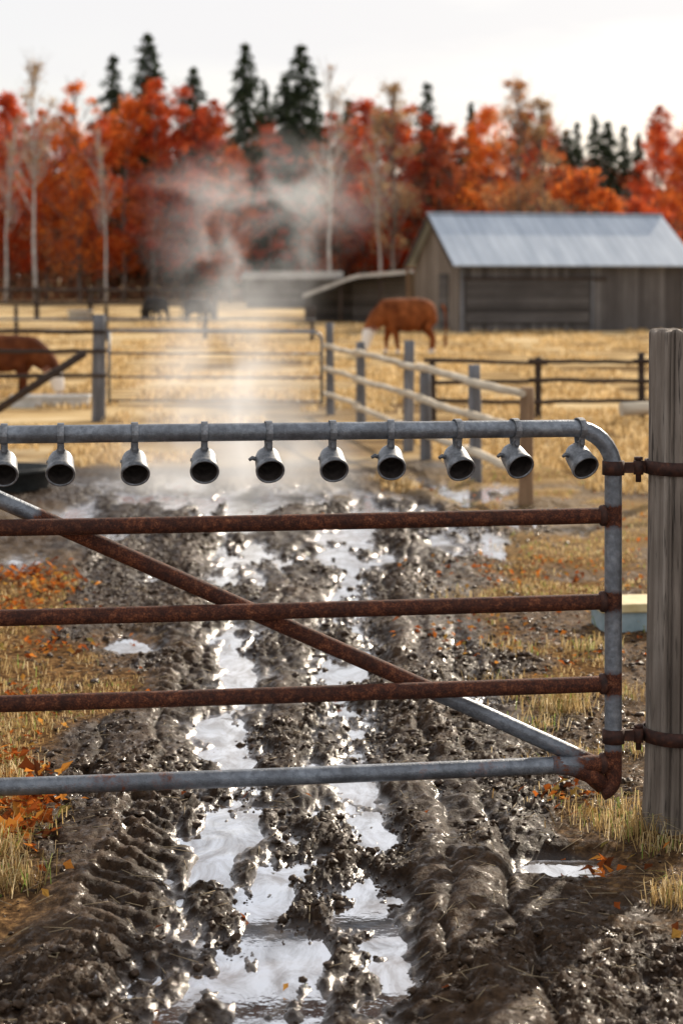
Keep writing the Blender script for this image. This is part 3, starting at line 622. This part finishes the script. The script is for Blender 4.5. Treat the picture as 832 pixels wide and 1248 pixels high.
for px,top,cn,D,lab in[(710,205,'orange',120,'small round orange tree right behind the barn roof'),(778,240,'red',125,'low red bush tree behind the right end of the barn'),(752,240,'rusty red',128,'low rusty red bush tree beside the small orange tree behind the barn')]:
    place(SM[0],6,px,top,D,COL[cn],lab)
con=[(-30,90),(138,66),(180,36),(236,78),(298,48),(322,95),(347,88),(366,50),(386,112),(424,118),(520,100),(574,122),(690,155),(703,148),(724,138),(741,145),(760,152),(778,160)]
for i,(px,top) in enumerate(con):
    where='above the steam' if 150<px<420 else('behind the barn' if px>560 else('near the left end of the wood' if px<=150 else 'left of the barn'))
    D=random.uniform(144,146) if px in(298,347,366) else(random.uniform(155,162) if px<650 else random.uniform(155,165))
    place(CP[i%3] if px not in(298,366,180) else CP[0],20,px,top,D,(0,.0,0),f'dark green conifer {where}, {ordn[i]} conifer from left','dark conifers in the treeline')
for i,px in enumerate(range(-60,900,18)):
    top=150+random.uniform(-25,25)+(40 if 670<px<800 else 0)
    place(MP[i%4],17,px+random.uniform(-8,8),top,random.uniform(163,170),random.choice([COL['deep red'],COL['rusty red'],COL['red'],COL['orange']]),'autumn tree filling the back row of the wood, mostly hidden','back row trees of the wood')
n=46000;P=np.stack([RNG.uniform(-75,75,n),RNG.uniform(149,168,n),RNG.uniform(0,1,n)**1.3*6.5],1);P=P[vn(P[:,0]*.4,P[:,2]*.3,4)>.16];V,Fc=cards(P,.38)
link('undergrowth',mesh_np('undergrowth',V,Fc,{'rnd':('FACE',np.clip(fbm(P[:,0]*.2,P[:,2]*.3,5,3)*.9+RNG.normal(0,.15,len(P)),0,1))}),leafmat('undergrowth_leaves',[(.0,(.16,.115,.085)),(.4,(.34,.19,.12)),(.62,(.52,.24,.13)),(.8,(.64,.40,.22))],.5),kind='stuff',label='dark tangled undergrowth along the edge of the wood',category='undergrowth')
n=90000;xx=RNG.uniform(-110,110,n);ht=9.5+5*fbm(xx*.15,xx*0,6,3);P=np.stack([xx,RNG.uniform(182,192,n),RNG.uniform(0,1,n)**.8*ht],1);V,Fc=cards(P,.8)
link('distant_wood',mesh_np('distant_wood',V,Fc,{'rnd':('FACE',np.clip(fbm(P[:,0]*.12,P[:,2]*.15,15,3)+RNG.normal(0,.12,len(P)),0,1))}),leafmat('distant_wood_leaves',[(.0,(.06,.065,.05)),(.42,(.13,.10,.07)),(.55,(.30,.11,.06)),(.8,(.5,.18,.08))],.5),kind='stuff',label='dense wood behind the rows of trees',category='wood')

# ------------------------------------------------------------ grass
def blades(px,py,hgt,wid,lean=.5,z=None):
    n=len(px);z=height(px,py) if z is None else z;an=RNG.uniform(0,2*np.pi,n);dx,dy=np.cos(an),np.sin(an);ln=RNG.uniform(.1,1,n)*lean*hgt;wx_,wy_=-dy*wid,dx*wid
    a2=an+RNG.normal(0,.8,n)
    b0=np.stack([px-wx_,py-wy_,z-.01],1);b1=np.stack([px+wx_,py+wy_,z-.01],1)
    mx=px+dx*ln*.35;my=py+dy*ln*.35;mz=z+hgt*.6
    m0=np.stack([mx-wx_*.7,my-wy_*.7,mz],1);m1=np.stack([mx+wx_*.7,my+wy_*.7,mz],1)
    tp=np.stack([px+dx*ln*.6+np.cos(a2)*ln*.7,py+dy*ln*.6+np.sin(a2)*ln*.7,z+hgt*(1-.35*lean)],1)
    V=np.stack([b0,b1,m1,m0,tp],1).reshape(-1,3);k=np.arange(n)[:,None]*5
    Fc=np.concatenate([k+np.array([[0,1,2]]),k+np.array([[0,2,3]]),k+np.array([[3,2,4]])],0);return V,Fc,np.tile(RNG.uniform(0,1,n),3)
FG=leafmat('field_grass_blades',[(.0,(.28,.18,.075)),(.4,(.54,.37,.165)),(.75,(.76,.57,.30)),(1.,(.84,.69,.44))],.5)
GOLD=leafmat('dry_grass_blades',[(.0,(.24,.15,.06)),(.4,(.52,.36,.15)),(.72,(.74,.56,.29)),(.86,(.82,.68,.44)),(.91,(.30,.36,.09)),(1.,(.22,.33,.07))],.55)
n=160000;py_=np.exp(RNG.uniform(math.log(14.5),math.log(70),n));px_=RNG.uniform(-1,1,n)*(1+.25*py_)
kk=(gmask(px_,py_)>.45)&(fbm(px_*.8,py_*.40,77,4)>.53);px_,py_=px_[kk],py_[kk];n=len(px_)
V,Fc,r_=blades(px_,py_,RNG.uniform(.03,.12,n)*(1+py_*.008),.0035+.00038*py_,.8)
link('field_grass',mesh_np('field_grass',V,Fc,{'rnd':('FACE',r_)}),FG,kind='stuff',label='short dry golden grass over the pasture',category='grass')
xs=[];ys=[];hs=[]
def tuft(x,y,n,r,h):
    a_=RNG.normal(0,r,(n,2));xs.append(x+a_[:,0]);ys.append(y+a_[:,1]);hs.append(RNG.uniform(.25,1,n)*h)
for px,py,n_,r,h in[(20,1090,160,.05,.14),(8,1060,120,.04,.15),(45,1020,80,.05,.10),(10,960,90,.06,.11),(30,900,80,.07,.09),(60,870,60,.06,.08),(15,830,80,.08,.09),(745,1020,120,.06,.12),(772,1030,120,.05,.12),(760,1000,90,.05,.12),(715,1010,60,.05,.09),(690,990,50,.06,.07),(818,1110,120,.04,.10),(825,1100,60,.03,.11),
  (680,880,220,.06,.15),(690,870,170,.05,.14),(655,900,90,.06,.09),(770,770,120,.08,.11),(760,860,110,.07,.11),(720,800,140,.07,.10),(640,860,80,.05,.09),(775,930,80,.05,.11),(810,1050,80,.04,.10),(720,940,80,.06,.09),(660,950,60,.06,.07),(620,800,90,.07,.09),(560,740,80,.1,.09),(600,840,60,.06,.08)]:
    D=DG(py);tuft(X(px,D),D,n_,r,h)
n=30000;ty=np.exp(RNG.uniform(math.log(4.2),math.log(17),n));tx=RNG.uniform(-1,1,n)*(.6+.24*ty);g_=gmask(tx,ty);kk=(g_*fbm(tx*2.9,ty*2.5,88,4)>.44);tx,ty=tx[kk],ty[kk]
rep=5;xs.append(np.repeat(tx,rep)+RNG.normal(0,.03,len(tx)*rep));ys.append(np.repeat(ty,rep)+RNG.normal(0,.03,len(tx)*rep));hs.append(RNG.uniform(.010,.046,len(tx)*rep))
xs=np.concatenate(xs);ys=np.concatenate(ys);hs=np.concatenate(hs);kk=~((np.abs(xs-PU[0])<.17)&(np.abs(ys-PU[1])<.14));xs,ys,hs=xs[kk],ys[kk],hs[kk];V,Fc,r_=blades(xs,ys,hs,.0010+.00014*ys,1.25)
link('near_grass',mesh_np('near_grass',V,Fc,{'rnd':('FACE',r_)}),GOLD,kind='stuff',label='tufts of dry yellow grass beside the muddy track and the post',category='grass')
# fallen leaves
n=14000;ty=np.exp(RNG.uniform(math.log(4.2),math.log(15),n));tx=RNG.uniform(-1,1,n)*(.5+.23*ty);g_=gmask(tx,ty);kk=RNG.uniform(0,1,n)<(.004+.36*g_*sst(.45,.62,fbm(tx*1.6,ty*1.1,55,3)))
tx,ty=tx[kk],ty[kk];kk=~((np.abs(tx-PU[0])<.17)&(np.abs(ty-PU[1])<.14));tx,ty=tx[kk],ty[kk];ex=[];ey=[];ez=[];es=[]
for px,py,n_,r,hh,sc_ in[(45,1010,80,.05,.09,1.5),(25,1040,60,.05,.07,1.5),(35,715,170,.14,.08,1.3),(15,760,100,.14,.08,1.3),(70,730,70,.1,.06,1.2),(20,860,50,.1,.03,1.2),(60,800,50,.1,.03,1.2),(10,940,40,.06,.03,1.4),(690,985,40,.06,.05,1.1),(740,1060,14,.05,.02,1.3),(45,990,40,.04,.11,1.5),(15,1000,40,.05,.07,1.4),(600,700,90,.25,.02,1),(570,790,70,.2,.02,1),(700,700,80,.2,.02,1)]:
    D=DG(py);a_=RNG.normal(0,r,(n_,2));ex.append(X(px,D)+a_[:,0]);ey.append(D+a_[:,1]*1.3);ez.append(RNG.uniform(0,hh,n_));es.append(np.full(n_,sc_))
e0=RNG.uniform(.0,.02,len(tx));s0_=np.ones(len(tx));tx=np.concatenate([tx]+ex);ty=np.concatenate([ty]+ey);n=len(tx);tz=np.maximum(height(tx,ty),0)+.004+np.concatenate([e0]+ez)
an=RNG.uniform(0,6.28,n);s_=RNG.uniform(.008,.019,n)*np.concatenate([s0_]+es);shape=[(1.3,0,.0),(.55,.38,.25),(.1,.75,.35),(-.3,.35,.2),(-.9,.12,.0),(-.9,-.12,.0),(-.3,-.35,.25),(.1,-.75,.4),(.55,-.38,.2)]
tiltx=RNG.normal(0,.5,n);tilty=RNG.normal(0,.5,n);V=[]
for a_,b_,c_ in shape:
    lx=(a_*np.cos(an)-b_*np.sin(an))*s_;ly=(a_*np.sin(an)+b_*np.cos(an))*s_;V.append(np.stack([tx+lx,ty+ly,tz+c_*s_*.8+lx*tiltx+ly*tilty],1))
V=np.stack(V,1).reshape(-1,3);k=np.arange(n)[:,None]*9;Fc=np.concatenate([k+np.array([[4,i,i+1]]) for i in(0,1,2)]+[k+np.array([[4,5,6]]),k+np.array([[4,6,7]]),k+np.array([[4,7,8]]),k+np.array([[4,8,0]])],0)
link('fallen_leaves',mesh_np('fallen_leaves',V,Fc,{'rnd':('FACE',np.tile(RNG.uniform(0,1,n),7))}),leafmat('fallen_leaf_colours',[(.0,(.10,.035,.015)),(.35,(.32,.08,.02)),(.6,(.66,.18,.03)),(.85,(.72,.32,.06)),(1.,(.3,.24,.07))],.5),kind='stuff',label='orange and brown fallen leaves scattered beside the track',category='leaves')
# clods
import bmesh
bm=bmesh.new();bmesh.ops.create_icosphere(bm,subdivisions=2,radius=1);iv=np.array([v.co[:] for v in bm.verts]);ifc=np.array([[v.index for v in f.verts] for f in bm.faces]);bm.free()
n=34000;ty=np.exp(RNG.uniform(math.log(4.0),math.log(14),n));tx=RNG.uniform(-1.6,1.5,n);kk=(RNG.uniform(0,1,n)<(1-gmask(tx,ty)*.8)*sst(.32,.64,fbm(tx*3,ty*1.6,99,3)));tx,ty=tx[kk],ty[kk];n=len(tx)
r=.002+.012*RNG.uniform(0,1,n)**8+.0006*(ty-4);hz_=height(tx,ty);kk=hz_>-.003;tx,ty,r,hz_=tx[kk],ty[kk],r[kk],hz_[kk];n=len(tx)
nz3=1+.20*RNG.normal(0,1,(n,len(iv)));ofs=RNG.uniform(0,50,(n,1))
nz3=nz3+.8*(vn(iv[:,0][None]*1.9+ofs,iv[:,1][None]*1.9+iv[:,2][None]*1.3+ofs,2)-.5)
V=iv[None]*nz3[:,:,None]*r[:,None,None]*np.stack([RNG.uniform(.8,1.5,n),RNG.uniform(.8,1.5,n),RNG.uniform(.5,.9,n)],1)[:,None,:]+np.stack([tx,ty,np.maximum(hz_,-.002)+r*.1],1)[:,None,:]
Fc=(ifc[None]+(np.arange(n)*len(iv))[:,None,None]).reshape(-1,3)
t=NT('wet_mud_clods');v=t.coord();n1=t.noise(v,60,6,.6);t.bsdf(t.ramp(n1,[(.3,(.014,.008,.0045)),(.7,(.085,.050,.028))]),t.ramp(t.noise(v,30,4),[(.4,.25),(.6,.6)]),0,t.bump(n1,.8,.006),**{SPEC:.2})
link('mud_clods',mesh_np('mud_clods',V.reshape(-1,3),Fc,None,True),t.m,kind='stuff',label='small wet clods of mud lying over the track',category='mud')
# straw
n=1700;ty=np.exp(RNG.uniform(math.log(4.1),math.log(12),n));tx=RNG.uniform(-1.6,1.6,n);an=RNG.uniform(0,3.14,n);L_=RNG.uniform(.010,.045,n);mb=MB()
z0_=height(tx-np.cos(an)*L_,ty-np.sin(an)*L_);z1_=height(tx+np.cos(an)*L_,ty+np.sin(an)*L_)
for i in range(n):
    if min(z0_[i],z1_[i])<.004: continue
    mb.tube([(tx[i]-math.cos(an[i])*L_[i],ty[i]-math.sin(an[i])*L_[i],z0_[i]+.005),(tx[i]+math.cos(an[i])*L_[i],ty[i]+math.sin(an[i])*L_[i],z1_[i]+.007)],[.0015,.0010],4)
link('straw_bits',mb.mesh('straw_bits'),simple('straw',(.16,.11,.06),(.42,.33,.2),30,.8),kind='stuff',label='scattered bits of straw and twig on the mud',category='straw')

# ------------------------------------------------------------ steam
D=14.6;cx0=X(275,D);prof=[(0.05,.02),(1.4,.05),(1.4,.35),(1.05,.7),(.85,1.2),(.95,1.7),(1.35,2.1),(1.5,2.45),(1.3,2.8),(.6,3.0),(.02,3.05)]
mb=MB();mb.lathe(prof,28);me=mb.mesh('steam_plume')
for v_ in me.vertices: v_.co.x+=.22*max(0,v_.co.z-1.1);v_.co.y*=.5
t=NT('steam_volume');c=t.n('ShaderNodeTexCoord');s=t.n('ShaderNodeSeparateXYZ');t.l(c.outputs['Object'],s.inputs[0])
zn=t.math('DIVIDE',s.outputs[2],3.05)
R_=t.ramp(zn,[(0.,1.15),(.12,1.1),(.25,.85),(.42,.68),(.58,.74),(.72,1.),(.83,1.15),(.93,.8),(1.,.1)])
R_=t.math('MULTIPLY',R_,1.15)
xx_=t.math('SUBTRACT',s.outputs[0],t.math('MULTIPLY',t.math('MAXIMUM',t.math('SUBTRACT',s.outputs[2],1.1),0),.22))
rad=t.math('DIVIDE',t.math('SQRT',t.math('ADD',t.math('POWER',xx_,2),t.math('POWER',t.math('DIVIDE',s.outputs[1],.5),2))),R_)
fo=t.mrange(rad,0,1,1,0)
n_=t.noise(t.coord((1,.5,.8)),1.6,3,.5,.5);soft=t.ramp(n_,[(.32,0.),(.70,1.)])
n4=t.noise(t.coord((1,.5,1.15)),2.0,4,.55,.35);wis=t.ramp(n4,[(.42,0.),(.72,1.)])
top_=t.ramp(zn,[(.42,0.),(.64,1.)])
mixd=t.math('ADD',t.math('MULTIPLY',soft,t.math('SUBTRACT',1,t.math('MULTIPLY',top_,.95))),t.math('MULTIPLY',t.math('MULTIPLY',wis,top_),.85))
zf=t.ramp(zn,[(0.,.9),(.12,1.),(.3,.95),(.48,.60),(.8,.50),(1.,.1)])
dn=t.math('MULTIPLY',t.math('MULTIPLY',t.math('MULTIPLY',fo,mixd),zf),2.6)
pv=t.n('ShaderNodeVolumeScatter');pv.inputs['Color'].default_value=(.99,.99,.99,1);pv.inputs['Anisotropy'].default_value=.5;t.l(dn,pv.inputs['Density'])
# stands in for the many-times-scattered daylight inside the vapour, which single scattering leaves out
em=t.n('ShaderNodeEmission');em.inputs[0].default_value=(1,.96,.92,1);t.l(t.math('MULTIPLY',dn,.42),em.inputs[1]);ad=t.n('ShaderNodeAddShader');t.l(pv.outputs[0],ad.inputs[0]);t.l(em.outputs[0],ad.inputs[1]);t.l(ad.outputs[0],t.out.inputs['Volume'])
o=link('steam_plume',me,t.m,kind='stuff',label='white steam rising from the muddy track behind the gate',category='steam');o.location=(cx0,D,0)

# ------------------------------------------------------------ light, world, camera
el=math.radians(26);az=math.radians(27);sd_=Vector((math.sin(az)*math.cos(el),math.cos(az)*math.cos(el),math.sin(el)))
l=bpy.data.lights.new('sun','SUN');l.energy=5.0;l.angle=math.radians(.6);l.color=(1,.87,.70);lo=bpy.data.objects.new('sun',l);C.objects.link(lo);lo.rotation_euler=sd_.to_track_quat('Z','Y').to_euler()
w=bpy.data.worlds.new('World');bpy.context.scene.world=w;w.use_nodes=True;nt=w.node_tree;nt.nodes.clear()
def N(t_,**k):
    x=nt.nodes.new(t_)
    for a_,b_ in k.items():setattr(x,a_,b_)
    return x
sk=N('ShaderNodeTexSky',sky_type='NISHITA');sk.sun_disc=False;sk.sun_elevation=el;sk.sun_rotation=az;sk.dust_density=2.0
tc=N('ShaderNodeTexCoord');mp=N('ShaderNodeMapping');mp.inputs['Scale'].default_value=(1,1,5);nt.links.new(tc.outputs['Generated'],mp.inputs[0])
no=N('ShaderNodeTexNoise');no.inputs['Scale'].default_value=2.3;no.inputs['Detail'].default_value=6;nt.links.new(mp.outputs[0],no.inputs[0])
cr=N('ShaderNodeValToRGB');cr.color_ramp.elements[0].position=.36;cr.color_ramp.elements[0].color=(.55,)*3+(1,);cr.color_ramp.elements[1].position=.62;cr.color_ramp.elements[1].color=(.95,)*3+(1,);nt.links.new(no.outputs[0],cr.inputs[0])
mx=N('ShaderNodeMix',data_type='RGBA');nt.links.new(cr.outputs[0],mx.inputs[0]);nt.links.new(sk.outputs[0],mx.inputs[6]);mx.inputs[7].default_value=(7.6,7.5,7.55,1)
bgn=N('ShaderNodeBackground');bgn.inputs[1].default_value=.122;nt.links.new(mx.outputs[2],bgn.inputs[0]);ow=N('ShaderNodeOutputWorld');nt.links.new(bgn.outputs[0],ow.inputs[0])
cam=bpy.data.cameras.new('camera');co=bpy.data.objects.new('camera',cam);C.objects.link(co);co.location=(0,0,HC);co.rotation_euler=(math.pi/2,0,0)
cam.sensor_fit='HORIZONTAL';cam.sensor_width=24;cam.lens=24*F/832;cam.shift_y=-(624-HY)/832;cam.clip_end=6000;cam.clip_start=.05
cam.dof.use_dof=True;cam.dof.focus_distance=5.6;cam.dof.aperture_fstop=3.2
bpy.context.scene.camera=co
vs=bpy.context.scene.view_settings;vs.view_transform='Standard';vs.look='None';vs.exposure=0
for q in list(bpy.data.objects):
    if q.get('label')=='x': 
        for c_ in list(q.children): bpy.data.objects.remove(c_)
        bpy.data.objects.remove(q)
